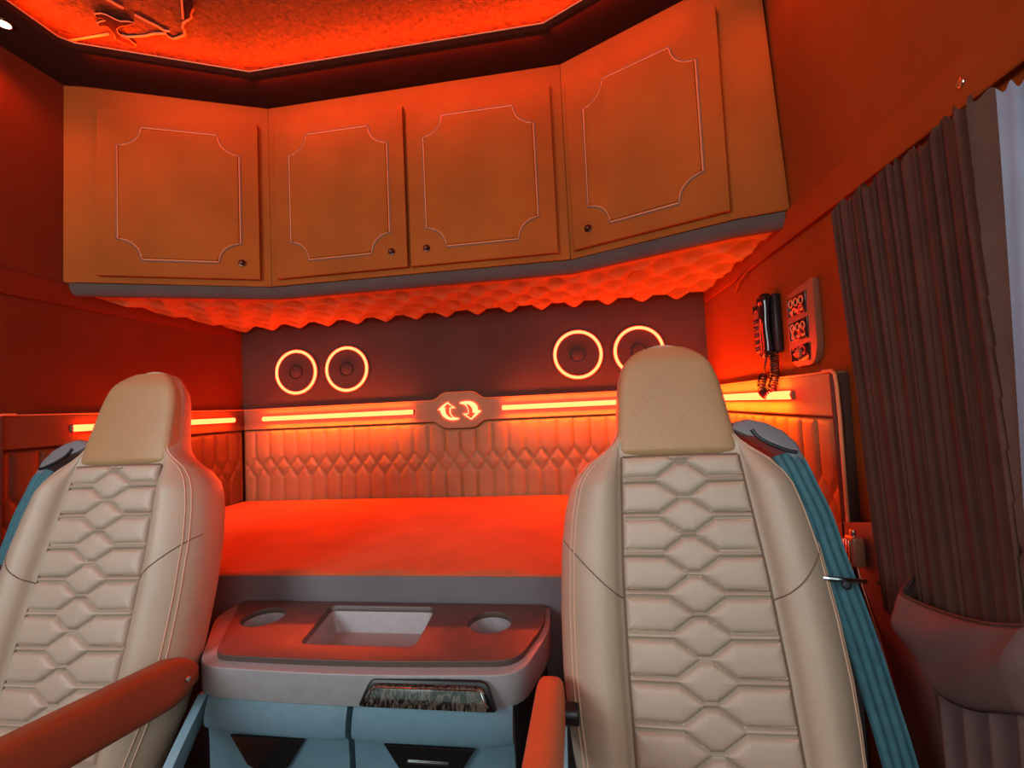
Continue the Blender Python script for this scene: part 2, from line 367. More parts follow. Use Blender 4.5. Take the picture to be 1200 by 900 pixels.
# tufted padded underside
def yfront(x):
    tab = [(XL, 1.243), (-1.607, 1.266), (-1.089, 1.487), (.017, 1.487), (.47, 1.272), (.60, 1.24)]
    return lerp_tab(tab, x) + .0
PX, PY = .150, .098
btn = []
for r_ in range(0, 12):
    for c_ in range(-12, 13):
        btn.append((XC + (c_ + (.5 if r_ % 2 else 0)) * PX + .04, YB - .05 - r_ * PY))
def tuft(fx, fy):
    x = XL + .004 + (XR - XL - .008) * fx; y0 = yfront(x) + .004; y = y0 + (YB - .012 - y0) * fy
    d = y - y0
    # front roll
    roll = .036 * math.sqrt(max(0, 1 - ((min(d, .05) - .05) / .05) ** 2))
    amp = sstep(.085, .15, d)
    edge = min(1, (YB - .012 - y) / .03)
    # puff: distance to the nearest button and to the pleat diagonals
    best = 9
    for (bx, by) in btn:
        dx = (x - bx) / (PX * .5); dy = (y - by) / (PY)
        q = dx * dx + dy * dy
        if q < best: best = q
    puff = 1 - math.exp(-(best * 2.6) ** .9)
    a = ((x - XC - .04) / PX + (y - YB + .05) / (2 * PY)); c = ((x - XC - .04) / PX - (y - YB + .05) / (2 * PY))
    fr = min(abs(a - round(a)), abs(c - round(c)))
    pleat = 1 - .22 * math.exp(-(fr / .035) ** 2) * math.exp(-best * 1.2)
    h = .030 * sstep(.040, .075, d) * (1 - amp) + amp * (.002 + .054 * puff * pleat)
    return (x, y, ZCAB - .001 - h * min(1, edge + .2))
t = thing('tufted_panel', 'button-tufted brown velour padding on the underside of the overhead cabinets', 'padding', (XC, 1.7, ZCAB))
heightgrid('padding', 300, 90, tuft, M['tuft'], t, True)
def frol(fx, fy):
    x = XL + .004 + (XR - XL - .008) * fx; y0 = yfront(x) + .002; a = fy * PI
    return (x, y0 + .030 - .028 * math.cos(a), ZCAB - .002 - .040 * math.sin(a) ** .8)
o = heightgrid('front_roll', 200, 16, frol, M['roll'], t, True)
bm = bmesh.new()
for (bx, by) in btn:
    if XL + .05 < bx < XR - .05 and yfront(bx) + .13 < by < YB - .03:
        bmesh.ops.create_uvsphere(bm, u_segments=10, v_segments=6, radius=.009, matrix=Matrix.Translation((bx, by, ZCAB - .014)) @ Matrix.Diagonal((1, 1, .5, 1)))
o = from_bm('button', bm, M['tuft'], t, True); o['kind'] = 'stuff'

# ------------------------------------------------------------------ quilted wall panels
QP = .0757; QC, QH = 1.052, .050
def seg_d(px, pz, ax, az, bx, bz):
    vx, vz = bx - ax, bz - az; t_ = max(0, min(1, ((px - ax) * vx + (pz - az) * vz) / (vx * vx + vz * vz)))
    return math.hypot(px - ax - t_ * vx, pz - az - t_ * vz)
def quilt_h(s, z):
    k = round(s / QP); s -= k * QP; s = abs(s); h = QP / 2
    if z > QC + QH: d = s
    elif z < QC - QH: d = s
    else: d = 9
    d = min(d, seg_d(s, z, 0, QC + QH, h, QC), seg_d(s, z, 0, QC - QH, h, QC))
    return d
def quilt_panel(name, label, fn, length, s0, ztop_fn, qm='quilt'):
    t = thing(name, label, 'wall panel', fn(length / 2, .89, 0), 0, 'quilted leather panels around the bunk')
    nx, nz = int(length / .0068), 62
    def f(a, b_):
        s = a * length; zb = .86; zt = ztop_fn(s) - .004; z = zb + (zt - zb) * b_
        d = min(quilt_h(s - s0, z), (zt - z) * 1.0, s + .002, length - s + .002)
        return fn(s, z, .010 + .010 * (1 - math.exp(-d / .007)))
    heightgrid('quilting', nx, nz, f, M[qm], t, True)
    return t
HB = 1.240; HT = 1.342
LX = XC + .002
def bump(x, dz, w=.065, w2=.128):   # the badge bulge of the band
    a = abs(x - LX); return dz * (1 - sstep(w, w2, a))
# rear panel
RL = XR - XL - .03
fr = lambda s, z, o: (XL + .015 + s, YB - o, z)
t = quilt_panel('quilted_panel', 'long quilted brown leather panel with diamond row on the rear wall', fr, RL, 1.122, lambda s: HB - bump(XL + .015 + s, .034))
def band(parent, fn, length, topf, botf, out=.026, qm='quilt'):
    """smooth LED band: closed strip along s"""
    n = max(2, int(length / .02)); bm = bmesh.new(); rows = []
    for i in range(n + 1):
        s = length * i / n; zt, zb = topf(s), botf(s)
        sec = [(zb, 0), (zb, out - .004), (zb + .004, out), (zt - .004, out), (zt, out - .004), (zt, 0)]
        rows.append([bm.verts.new(fn(s, z, o)) for z, o in sec])
    for A_, B_ in zip(rows, rows[1:]):
        for k in range(6): bm.faces.new((A_[k], A_[(k + 1) % 6], B_[(k + 1) % 6], B_[k]))
    bm.faces.new(rows[0]); bm.faces.new(rows[-1][::-1])
    from_bm('band', bm, M[qm], parent, True)
    bm = bmesh.new(); tube(bm, [fn(length * i / n, topf(length * i / n), out - .004) for i in range(n + 1)], .0032, 6); from_bm('piping', bm, M['piping'], parent, True)
band(t, fr, RL, lambda s: HT + bump(XL + .015 + s, .034), lambda s: HB - bump(XL + .015 + s, .034))
# side panels, 1.07 .. 2.02
SL = .954
fR = lambda s, z, o: (XR - o, 2.024 - s, z)
fL = lambda s, z, o: (XL + o, 2.024 - s, z)
for fn, nm, s_ in ((fR, 'quilted brown leather panel on the right wall beneath the telephone', 1), (fL, 'quilted brown leather panel on the left wall behind the left seat', -1)):
    t = quilt_panel('quilted_panel', nm, fn, SL, .02, lambda s: HB, 'quilt' if s_ > 0 else 'quilt_shaded')
    band(t, fn, SL, lambda s: HT, lambda s: HB, .026, 'quilt' if s_ > 0 else 'quilt_shaded')
    bm = bmesh.new(); box(bm, -.0, .034, -.014, .0, .86, HT - .004, .003)
    for v in bm.verts:
        v.co = Vector(fn(SL - v.co.y, v.co.z, v.co.x))
    from_bm('end_strip', bm, M['suede_dark'], t, True)
    bm = bmesh.new(); tube(bm, [fn(SL - .03, HT + .002, .030), fn(SL + .004, HT + .002, .030), fn(SL + .016, HT - .006, .030), fn(SL + .020, HT - .03, .030), fn(SL + .022, 1.24, .030), fn(SL + .020, 1.12, .030), fn(SL + .018, .9, .030)], .004, 8)
    from_bm('edge_piping', bm, M['piping'], t, True)

# LED bars
def led_bar(name, a, b_, nrm, label):
    a, b_, nrm = Vector(a), Vector(b_), Vector(nrm)
    t = thing('led_bar', label, 'light strip', (a + b_) / 2, 0, 'orange LED bars around the bunk')
    d = (b_ - a).normalized()
    bm = bmesh.new(); tube(bm, [a + nrm * .001 - d * .004, a + nrm * .001, b_ + nrm * .001, b_ + nrm * .001 + d * .004], [.009, .0128, .0128, .009], 10); from_bm('housing', bm, M['panel'], t, True)
    bm = bmesh.new(); tube(bm, [a + nrm * .009 - d * .002, a + nrm * .009 + d * .002, b_ + nrm * .009 - d * .002, b_ + nrm * .009 + d * .002], [.008, .012, .012, .008], 10); from_bm('diffuser', bm, M['led'], t, True)
o_ = .026
led_bar('', (-1.536, YB - o_, 1.293), (-.757, YB - o_, 1.293), (0, -1, 0), 'glowing orange LED bar on the rear wall left of the arrow badge')
led_bar('', (-.325, YB - o_, 1.293), (.454, YB - o_, 1.293), (0, -1, 0), 'glowing orange LED bar on the rear wall right of the arrow badge')
led_bar('', (XR - o_, 1.25, 1.293), (XR - o_, 1.945, 1.293), (-1, 0, 0), 'glowing orange LED bar on the right wall under the telephone cord')
led_bar('', (XL + o_, 1.25, 1.295), (XL + o_, 1.945, 1.295), (1, 0, 0), 'glowing orange LED bar on the left wall behind the left seat')

# arrow badge
t = thing('arrow_badge', 'glowing badge of two curved arrows at the middle of the rear panel', 'sign', (LX, YB - .027, 1.293))
def lp(cx, cy): return on(480 + cx / 10, 440 + cy / 10, y=YB - .03)
la = [(443, 312), (485, 348), (537, 380), (478, 384), (476, 430), (488, 462), (512, 487), (578, 500), (576, 515), (520, 524), (475, 522), (430, 508), (395, 482), (368, 445), (358, 405), (328, 408), (385, 352)]
ra = [(722, 518), (672, 485), (622, 448), (682, 445), (684, 405), (668, 365), (640, 340), (590, 330), (586, 316), (640, 302), (690, 300), (730, 306), (765, 325), (790, 352), (802, 405), (840, 412), (782, 470)]
def shrink(P, dx, dy, k):
    c = Vector((sum(p[0] for p in P) / len(P), sum(p[1] for p in P) / len(P))); return [(c.x + (p[0] - c.x) * k + dx, c.y + (p[1] - c.y) * k + dy) for p in P]
core_l = [(443, 332), (505, 370), (468, 374), (466, 430), (480, 468), (505, 490), (490, 495), (455, 478), (430, 450), (420, 410), (425, 378), (400, 376)]
core_r = [(722, 502), (655, 456), (692, 455), (694, 405), (680, 362), (662, 335), (690, 340), (718, 362), (735, 395), (740, 438), (770, 440)]
for out, core in ((la, core_l), (ra, core_r)):
    P = [lp(*p) for p in out]; bm = bmesh.new()
    prism(bm, [(p.x, p.z) for p in P], 0, .004); bm.normal_update(); bmesh.ops.triangulate(bm, faces=[f for f in bm.faces if len(f.verts) > 4])
    for v in bm.verts: v.co = Vector((v.co.x, YB - .026 - v.co.z, v.co.y))
    ar = from_bm('arrow', bm, M['led_logo'], t, True, False)
    P = [lp(*p) for p in core]; bm = bmesh.new()
    prism(bm, [(p.x, p.z) for p in P], 0, .006); bm.normal_update(); bmesh.ops.triangulate(bm, faces=[f for f in bm.faces if len(f.verts) > 4])
    for v in bm.verts: v.co = Vector((v.co.x, YB - .026 - v.co.z, v.co.y))
    from_bm('arrow_fill', bm, M['led_core'], ar, True, False)

# speaker rings
sp = None
lab = ['glowing orange speaker ring, outer one of the left pair on the rear wall', 'glowing orange speaker ring, inner one of the left pair on the rear wall',
       'glowing orange speaker ring fully in view left of the tall headrest', 'glowing orange speaker ring partly hidden behind the tall headrest']
for i, x in enumerate((-1.371, -1.100, .032, .305)):
    if sp is None:
        sp = thing('speaker', lab[0], 'speaker', (x, YB, 1.520), 0, 'ring-lit speakers in the rear wall')
        bm = bmesh.new(); cyl(bm, (0, 0, 0), (0, -1, 0), .119, .006, 64, bev=.002); from_bm('surround', bm, M['suede_dark'], sp)
        bm = bmesh.new(); torus(bm, (0, -.008, 0), (0, -1, 0), .105, .0068, 72, 10); from_bm('light_ring', bm, M['led_ring'], sp)
        vs = []; fs = []; rad = [(.100, .007), (.097, .010), (.09, .009), (.06, .0065), (.035, .0065), (.033, .009), (.02, .0125), (.0, .0135)]
        for j, (r_, d_) in enumerate(rad):
            for k in range(48): a = k * 2 * PI / 48; vs.append((max(r_, .0005) * math.cos(a), -d_, max(r_, .0005) * math.sin(a)))
        for j in range(len(rad) - 1):
            for k in range(48): fs.append((j * 48 + k, j * 48 + (k + 1) % 48, (j + 1) * 48 + (k + 1) % 48, (j + 1) * 48 + k))
        pyd('speaker_cone', vs, fs, M['suede_dark'], sp)
        bm = bmesh.new(); torus(bm, (0, -.010, 0), (0, -1, 0), .034, .002, 32, 6); from_bm('dust_cap', bm, M['black'], sp)
    else: dup_tree(sp, (x, YB, 1.520), 0, lab[i])

# ------------------------------------------------------------------ bunk
t = thing('bunk_bed', 'wide bunk with a velour covered mattress glowing orange along the rear wall', 'bed', (XC, 1.55, 0))
def matt(fx, fy):
    # profile: front face up, rounded, flat top
    x = XL + .028 + (XR - XL - .056) * fx
    prof = [(1.087, .770), (1.085, .80), (1.085, .86), (1.0865, .876), (1.091, .884), (1.10, .888)]
    if fy < .3:
        k = fy / .3 * 5; i = min(4, int(k)); f = k - i
        y = prof[i][0] + (prof[i + 1][0] - prof[i][0]) * f; z = prof[i][1] + (prof[i + 1][1] - prof[i][1]) * f
    else:
        f = (fy - .3) / .7; y = 1.10 + (YB - .028 - 1.10) * f
        z = .888 + .004 * math.sin(f * PI) + .0025 * math.sin(x * 7 + y * 3) * math.sin(f * PI) + .0015 * math.sin(x * 23 + 2 * math.sin(y * 14)) * math.exp(-f * 7)
    return (x, y, z)
heightgrid('mattress', 220, 50, matt, M['mattress'], t, True)
bm = bmesh.new(); box(bm, XL + .028, XR - .028, 1.081, 1.0875, .60, .8845, .0025); from_bm('front_valance', bm, M['skirt'], t, True)
bm = bmesh.new(); box(bm, XL + .005, XR - .005, 1.092, YB - .005, 0, .80, .004); from_bm('base', bm, M['skirt'], t, True)

# ------------------------------------------------------------------ centre console
t = thing('centre_console', 'grey plastic console between the seats with two cup holders and a tray', 'console', (-.45, .95, 0))
def rpoly(P, rad, n=5):
    out = []
    N = len(P)
    for i in range(N):
        p = Vector(P[i]); a = Vector(P[i - 1]); c = Vector(P[(i + 1) % N]); r_ = rad[i]
        if r_ == 0: out.append(tuple(p)); continue
        u = (a - p).normalized() * r_; w = (c - p).normalized() * r_
        for k in range(n + 1):
            tt = k / n; q = (p + u) * (1 - tt) ** 2 + p * 2 * tt * (1 - tt) + (p + w) * tt ** 2; out.append(tuple(q))
    return out
topP = rpoly([(-.888, 1.068), (-.745, .822), (-.435, .812), (-.130, .834), (-.086, .98), (-.092, 1.066)], [.03, .03, .2, .04, .05, .015])
bandP = rpoly([(-.905, 1.075), (-.912, 1.0), (-.768, .792), (-.44, .778), (-.115, .800), (-.070, .96), (-.074, 1.075)], [.01, .04, .05, .2, .05, .05, .01], 6)
cutters = []
def cutter(bm):
    me = bpy.data.meshes.new('c'); bmesh.ops.recalc_face_normals(bm, faces=bm.faces[:]); bm.to_mesh(me); bm.free(); o = bpy.data.objects.new('c', me); C.objects.link(o); cutters.append(o)
c1 = (-.757, .982); c2 = (-.208, .977)
for c in (c1, c2):
    bm = bmesh.new(); cyl(bm, (c[0], c[1], .762), (0, 0, 1), .043, .085, 40, .050); cutter(bm)
bm = bmesh.new()
tr0 = [(-.620, 1.045), (-.352, 1.045), (-.345, .872), (-.580, .872)]
lo = rpoly([(-.600, 1.030), (-.366, 1.030), (-.358, .885), (-.585, .885)][::-1], [.015] * 4); hi = rpoly([(-.628, 1.048), (-.350, 1.048), (-.340, .868), (-.592, .868)][::-1], [.02] * 4)
a = [bm.verts.new((p[0], p[1], .770)) for p in lo]; b_ = [bm.verts.new((p[0], p[1], .833)) for p in hi]
bm.faces.new(a[::-1]); bm.faces.new(b_)
for i in range(len(a)): bm.faces.new((a[i], a[(i + 1) % len(a)], b_[(i + 1) % len(a)], b_[i]))
cutter(bm)
def cut(o, bev=.0035):
    for c in cutters:
        md = o.modifiers.new('b', 'BOOLEAN'); md.operation = 'DIFFERENCE'; md.object = c; md.solver = 'EXACT'
    md = o.modifiers.new('v', 'BEVEL'); md.width = bev; md.segments = 3; md.limit_method = 'ANGLE'; md.angle_limit = math.radians(40)
    dg = bpy.context.evaluated_depsgraph_get(); dg.update()
    me = bpy.data.meshes.new_from_object(o.evaluated_get(dg)); o.modifiers.clear(); o.data = me
    for p in me.polygons: p.use_smooth = True
    me.set_sharp_from_angle(angle=math.radians(45))
bm = bmesh.new(); prism(bm, bandP, .757, .816)
for v in bm.verts:   # band flares slightly downwards at the front
    if v.co.z > .75 : v.co.x = -.45 + (v.co.x + .45) * .982; v.co.y = 1.075 + (v.co.y - 1.075) * .968
o = from_bm('console_body', bm, M['plastic'], None, False); 
cut(o, .010)
o.parent = t; o.data.transform(Matrix.Translation(t.location).inverted()); 
bm = bmesh.new(); prism(bm, topP, .814, .827); o = from_bm('top_tray', bm, M['plastic_top'], None, False); cut(o, .0035)
o.parent = t; o.data.transform(Matrix.Translation(t.location).inverted()); top = o
for o in cutters: bpy.data.objects.remove(o)
# lower cabinet
bm = bmesh.new(); prism(bm, [(-.86, 1.075), (-.76, .83), (-.13, .83), (-.095, 1.075)], 0, .756, .006); from_bm('pedestal', bm, M['black'], t, True)
def drawer(x0, x1, y_f, hz):
    # curved front, lofted profile (out, z)
    prof = [(0, .30), (0, .655), (.002, .694), (.004, .699), (.011, .702), (.014, .712), (.010, .735), (.001, .758), (-.008, .765), (-.06, .765), (-.06, .30)]
    bm = bmesh.new(); rows = []
    for i in range(13):
        f = i / 12; x = x0 + (x1 - x0) * f
        bow = .010 * math.sin(PI * ((x + .77) / .64)); ed = .006 if i in (0, 12) else 0
        rows.append([bm.verts.new((x, y_f - o + ed - bow, z)) for o, z in prof])
    for A_, B_ in zip(rows, rows[1:]):
        for k in range(len(prof)): bm.faces.new((A_[k], A_[(k + 1) % len(prof)], B_[(k + 1) % len(prof)], B_[k]))
    bm.faces.new(rows[0]); bm.faces.new(rows[-1][::-1])
    dr = from_bm('drawer', bm, M['drawer'], t, True, 30)
    h0, h1 = hz
    yy = y_f - .013
    bm = bmesh.new(); P = [(h0, .6965), (h1, .6965), (h1 - .035, .645), (h1 - .05, .637), (h0 + .05, .637), (h0 + .035, .645)]
    prism(bm, P, 0, .006, .002)
    for v in bm.verts: v.co = Vector((v.co.x, yy - v.co.z + .002, v.co.y))
    hd = from_bm('handle', bm, M['gloss'], dr, True, False)
    return dr
d1 = drawer(-.748, -.449, .806, (-.685, -.530)); d2 = drawer(-.437, -.138, .806, (-.375, -.205))
bm = bmesh.new(); box(bm, -.33, -.255, .7865, .7885, .668, .671); from_bm('trim_line', bm, M['steel'], d2, True)
# wood ashtray flap
bm = bmesh.new(); P = rpoly([(-.410, .757), (-.393, .798), (-.186, .800), (-.170, .757)], [.004, .012, .012, .004], 4)
prism(bm, P, 0, .012, .0025)
def flap_y(z): return .792 - (.757 - z) * .17
for v in bm.verts: v.co = Vector((v.co.x, .7865 + (v.co.y - .757) * .20 - v.co.z, .7715 + (v.co.y - .757) * .80))
fl = from_bm('ashtray_flap', bm, M['wood'], t, True)
bm = bmesh.new(); tube(bm, [(x_, y_ + .003, .7715 + (z_ - .757) * .8) for x_, y_, z_ in [(-.402, .7735, .765), (-.390, .778, .791), (-.384, .779, .7945), (-.196, .779, .796), (-.189, .778, .792), (-.179, .7735, .765)]], .0013, 6); from_bm('chrome_line', bm, M['steel'], fl, True)
bm = bmesh.new(); P = rpoly([(-.418, .752), (-.398, .805), (-.180, .807), (-.162, .752)], [.004, .012, .012, .004], 4); prism(bm, P, 0, .006, .002)
for v in bm.verts: v.co = Vector((v.co.x, .7885 + (v.co.y - .757) * .20 - v.co.z, .7715 + (v.co.y - .757) * .80))
from_bm('ashtray_frame', bm, M['black'], t, True)

# ------------------------------------------------------------------ seats
SL_ = .29; TH = math.atan(SL_); ct, st = math.cos(TH), math.sin(TH)
SEATM = Matrix(((1, 0, 0, 0), (0, -ct, st, 0), (0, st, ct, 0), (0, 0, 0, 1)))   # (u, forward v, up w) -> local xyz about the seam point
Wt = [(-.68, .17), (-.60, .195), (-.49, .221), (-.42, .229), (-.36, .233), (-.27, .233), (-.16, .227), (-.10, .218), (-.055, .207), (-.03, .194), (-.005, .170), (.010, .146), (.025, .126), (.042, .113), (.065, .1075), (.10, .104), (.13, .101), (.16, .096), (.185, .0885), (.205, .077), (.220, .062), (.230, .043), (.236, .018), (.2375, .004)]
Dt = [(-.68, .09), (-.5, .105), (-.2, .118), (-.03, .115), (.03, .10), (.10, .085), (.19, .075), (.225, .055), (.2375, .03)]
def W(w): return lerp_tab(Wt, w)
def PWid(w): return lerp_tab([(-.64, .122), (-.35, .122), (-.20, .118), (0, .1045)], w)
def section(w):
    Wd = W(w); D = lerp_tab(Dt, w); b_ = .034 * (1 - sstep(-.06, .035, w)); pw = min(PWid(min(w, 0)), Wd * .80) if w < .03 else Wd * .78
    pv = 0
    top = sstep(.19, .2375, w)
    f0 = -.022 * top
    P = [(0, f0), (pw * .5, f0), (pw, f0), (pw + (Wd - pw) * .17, f0 + b_ * .66), (pw + (Wd - pw) * .40, f0 + b_), (pw + (Wd - pw) * .70, f0 + b_ * .66 - .004), (pw + (Wd - pw) * .93, f0 - .018 + b_ * .15), (Wd, f0 - .05 * (D / .12)), (Wd - .012, -D * .8), (Wd - min(.05, Wd * .4), -D), (Wd * .3, -D - .006), (0, -D - .006)]
    return P
def sec_pts(w, n=4):
    P = spline([(*p, 0) for p in section(w)], n)
    return [(p.x, p.y) for p in P]
def surf(w, u):
    pts = sec_pts(w)
    for a, c in zip(pts, pts[1:]):
        if a[0] <= abs(u) <= c[0]:
            f = (abs(u) - a[0]) / max(1e-6, c[0] - a[0]); return a[1] + (c[1] - a[1]) * f
    return 0
def loft_rows(rows, cap=True):
    vs = [p for r_ in rows for p in r_]; n = len(rows[0]); fs = []
    for i in range(len(rows) - 1):
        for k in range(n): fs.append((i * n + k, i * n + (k + 1) % n, (i + 1) * n + (k + 1) % n, (i + 1) * n + k))
    if cap: fs.append(tuple(range(n))[::-1]); fs.append(tuple((len(rows) - 1) * n + k for k in range(n)))
    return vs, fs
def S(u, v, w): return SEATM @ Vector((u, v, w))
PIT = .0640
def pad_h(u, w, pw):
    au = abs(u)
    k = round((w + .043) / PIT) ; y = (w + .043) - k * PIT
    h = 0
    # groove curves y = +-g
    a0, top_u = .046, .010
    g = .0052 + max(0, min(1, (a0 - au) / (a0 - top_u))) * (PIT / 2 - .0085)
    d = min(abs(abs(y) - g) * (.78 if top_u < au < a0 else 1), pw - au + .001, max(.0, -w) + .001)
    # k range: neighbouring rows
    return d
def make_seat(loc, rz, side, label):
    """side=+1: door side is +x (belt), armrest on -x"""
    t = thing('truck_seat', label, 'seat', (loc[0], loc[1], 0), rz, 'leather truck seats')
    Z0 = Matrix.Translation((0, 0, loc[2]))
    def fix(o): o.data.transform(Z0); return o
    ws = [-.68 + .02 * i for i in range(30)] + [-.07 + .0065 * i for i in range(36)] + [.170 + .0065 * i for i in range(8)] + [.220, .224, .228, .231, .234, .236, .2375]
    ws = sorted({round(w, 4) for w in ws if w <= .2375})
    rows = []
    for w in ws:
        half = sec_pts(w); full = half + [(-u, v) for u, v in half[-2:0:-1]]
        rows.append([S(u, v, w) for u, v in full])
    vs, fs = loft_rows(rows); back = fix(pyd('backrest', vs, fs, M['leather'], t, False, 70))
    # headrest cushion
    rows = []
    hw = [.002, .005, .010, .016] + [.024 + .0115 * i for i in range(17)] + [.214, .219, .2235, .2265]
    for w in hw:
        Wd = max(.004, min(W(max(w, .055)) - .0015, W(w + .002) - .0015)); e0 = sstep(0, .014, w) ; e1 = 1 - sstep(.175, .232, w)
        vf = -.002 + .010 * e0 - .018 * sstep(.19, .2375, w); sec = [(0, vf + .002), (Wd * .4, vf + .0015), (Wd * .75, vf - .001), (Wd * .93, vf - .006), (Wd, vf - .018), (Wd * .97, -.045), (Wd * .5, -.05), (0, -.05)]
        half = [(p.x, p.y) for p in spline([(*p, 0) for p in sec], 4)]; full = half + [(-u, v) for u, v in half[-2:0:-1]]
        rows.append([S(u, v, w) for u, v in full])
    vs, fs = loft_rows(rows); hd = fix(pyd('headrest', vs, fs, M['head'], t, False, 60))
    # quilted centre pad
    def f(a, b_):
        w = -.63 + .63 * b_; pw = PWid(w); u = (a * 2 - 1) * pw
        d = pad_h(u, w, pw); v = -.001 + .0105 * (1 - math.exp(-d / .0030)) + .003 * (1 - math.exp(-d / .012))
        return S(u, v + .004 * (1 - (u / pw) ** 2), w)
    pad = fix(heightgrid('centre_pad', 130, 340, f, M['pad'], t, False, 70))
    # stitching along the pad grooves
    bm = bmesh.new()
    for k in range(0, 11):
        wc = -.043 - k * PIT
        if wc < -.62: break
        pw = PWid(wc) - .004
        for sg in (-1, 1):
            u = -pw
            while u < pw:
                g = lambda q: .0052 + max(0, min(1, (.046 - abs(q)) / .036)) * (PIT / 2 - .0085) + .0030
                u2 = u + .0042
                p1 = Vector((u, 0, wc + sg * g(u))); p2 = Vector((u + .0028, 0, wc + sg * g(u + .0028)))
                if p1.z < -.006 and abs(u) < pw:
                    d = p2 - p1; nn = Vector((-d.z, 0, d.x)).normalized() * .0008
                    hh = .0075
                    q = [bm.verts.new(S(p.x, hh, p.z)) for p in (p1 - nn, p2 - nn, p2 + nn, p1 + nn)]; bm.faces.new(q)
                    q2 = [bm.verts.new(S(p.x, hh - .003, p.z)) for p in (p1 - nn * 1.6, p2 - nn * 1.6, p2 + nn * 1.6, p1 + nn * 1.6)]
                    for i in range(4): bm.faces.new((q[i], q[(i + 1) % 4], q2[(i + 1) % 4], q2[i]))
                u = u2
    o = fix(from_bm('stitching', bm, M['thread'], pad, False, False)); o['kind'] = 'stuff'
    # side seams: double stitch lines round the bolster edge, pad seam and the slanted bolster seam
    bm = bmesh.new()
    for sd in (-1, 1):
        for off in (.0, .007):
            pts = []
            w = -.62
            while w < .215:
                Wd = W(w); pw = Wd * .93 + off - .008 - (.014 * (1 - sstep(-.03, .04, w))) * 0
                u = min(pw, Wd - .001); pts.append(S(sd * u, surf(w, u) + .0008, w)); w += .012
            tube(bm, pts, .0011, 5)
    fix(from_bm('bolster_stitching', bm, M['thread'], back))
    bm = bmesh.new()
    for sd in (-1, 1):
        pts = []
        for i in range(15):
            f_ = i / 14; u = .119 + (.221 - .119) * f_; w = -.245 + .095 * f_ ** 1.2; pts.append(S(sd * u, surf(w, u) + .0004, w))
        tube(bm, pts, .0012, 6)
        tube(bm, [S(sd * (PWid(w_) + .001), .0025, w_) for w_ in [-.63 + .03 * i for i in range(22)]], .002, 6)
    tube(bm, [S(u_, .005, .001) for u_ in [-.103 + .0103 * i for i in range(21)]], .0018, 6)
    fix(from_bm('seam', bm, M['seam'], back))
    # seat cushion
    rows = []
    for i in range(13):
        f_ = i / 12; y = -.17 - .47 * f_; e = math.sin(min(1, min(f_ + .02, 1.02 - f_) * 6) * PI / 2)
        zt = .56 - loc[2] * 0 + .05 * f_; hw_ = .24 * (.9 + .1 * e)
        sec = [(0, zt - .015), (.13, zt - .012), (.19, zt + .012), (hw_ - .01, zt), (hw_, zt - .06), (hw_ - .01, zt - .12), (.1, zt - .13), (0, zt - .13)]
        sec = [(u, zt - .065 + (z - zt + .065) * (.3 + .7 * e)) for u, z in sec]
        half = [(p.x, p.y) for p in spline([(*p, 0) for p in sec], 3)]; full = half + [(-u, v) for u, v in half[-2:0:-1]]
        rows.append([(u, y + .17 + .0, z) for u, z in full])
    vs, fs = loft_rows(rows); pyd('seat_cushion', vs, fs, M['arm'], t, False, 60)
    bm = bmesh.new(); box(bm, -.2, .2, -.38, .10, .36, .45, .02); box(bm, -.17, .17, -.33, .06, .05, .37, .03); box(bm, -.22, .22, -.40, .10, 0, .06, .01); from_bm('pedestal', bm, M['black'], t)
    # armrest on the console side
    ua = -side * .252; bm = bmesh.new()
    tilt = math.radians(9)
    n_ = 16; rows = []
    Ln = .40
    for i in range(n_ + 1):
        f_ = i / n_; e = math.sqrt(max(0.0004, 1 - (max(0, 1 - f_ * n_ / 2.2)) ** 2)) * math.sqrt(max(.0004, 1 - max(0, (f_ - .9) / .1) ** 2)) if f_ < .999 else .05
        if i == 0: e = .45
        hw_ = .023 * (.75 + .25 * e); hh = (.045 - .006 * f_) * e
        ring = []
        for k in range(20):
            a = k * 2 * PI / 20; cx = math.copysign(abs(math.cos(a)) ** .55, math.cos(a)); cz = math.copysign(abs(math.sin(a)) ** .55, math.sin(a))
            ring.append((ua + hw_ * cx, -.095 - Ln * f_, .852 - .042 + hh * cz + math.tan(tilt) * Ln * f_))
        rows.append(ring)
    vs, fs = loft_rows(rows); pyd('armrest', vs, fs, M['arm' if side > 0 else 'arm_shaded'], t, False, 60)
    bm = bmesh.new(); cyl(bm, (ua + side * .014, -.125, .795), (side, 0, 0), .016, .03, 24, bev=.004); from_bm('armrest_pivot', bm, M['black'], t)
    bm = bmesh.new(); cyl(bm, (ua - side * .0225, -.125, .815), (-side, 0, 0), .005, .004, 16, bev=.001); from_bm('armrest_button', bm, M['steel'], t)
    # curved side trim of the recliner
    rows = []
    for i in range(14):
        f_ = i / 13; z = .74 - .30 * f_; y = -.03 - .19 * f_ - .04 * math.sin(f_ * PI); wd = .022 + .012 * f_
        rows.append([(-side * .232, y - wd, z), (-side * .249, y - wd * .8, z), (-side * .252, y, z), (-side * .249, y + wd * .8, z), (-side * .232, y + wd, z)])
    vs, fs = loft_rows(rows); pyd('recliner_trim', vs, fs, M['drawer'], t, False)
    # belt cap on the door side shoulder
    rows = []
    base = [(.098, .052), (.110, .064), (.135, .070), (.165, .062), (.195, .044), (.216, .018), (.224, -.012), (.214, -.022), (.195, -.002), (.17, .018), (.145, .032), (.118, .040)]
    for v_, k_ in ((-.115, .90), (-.10, 1.0), (-.035, 1.0), (-.012, .98), (-.004, .92), (-.002, .80)):
        c0 = (.165, .026)
        rows.append([S(side * (c0[0] + (u - c0[0]) * k_), v_ , c0[1] + (w - c0[1]) * k_) for u, w in base])
    vs, fs = loft_rows(rows); cap = fix(pyd('belt_guide_cap', vs, fs, M['cap'], t, False, 50))
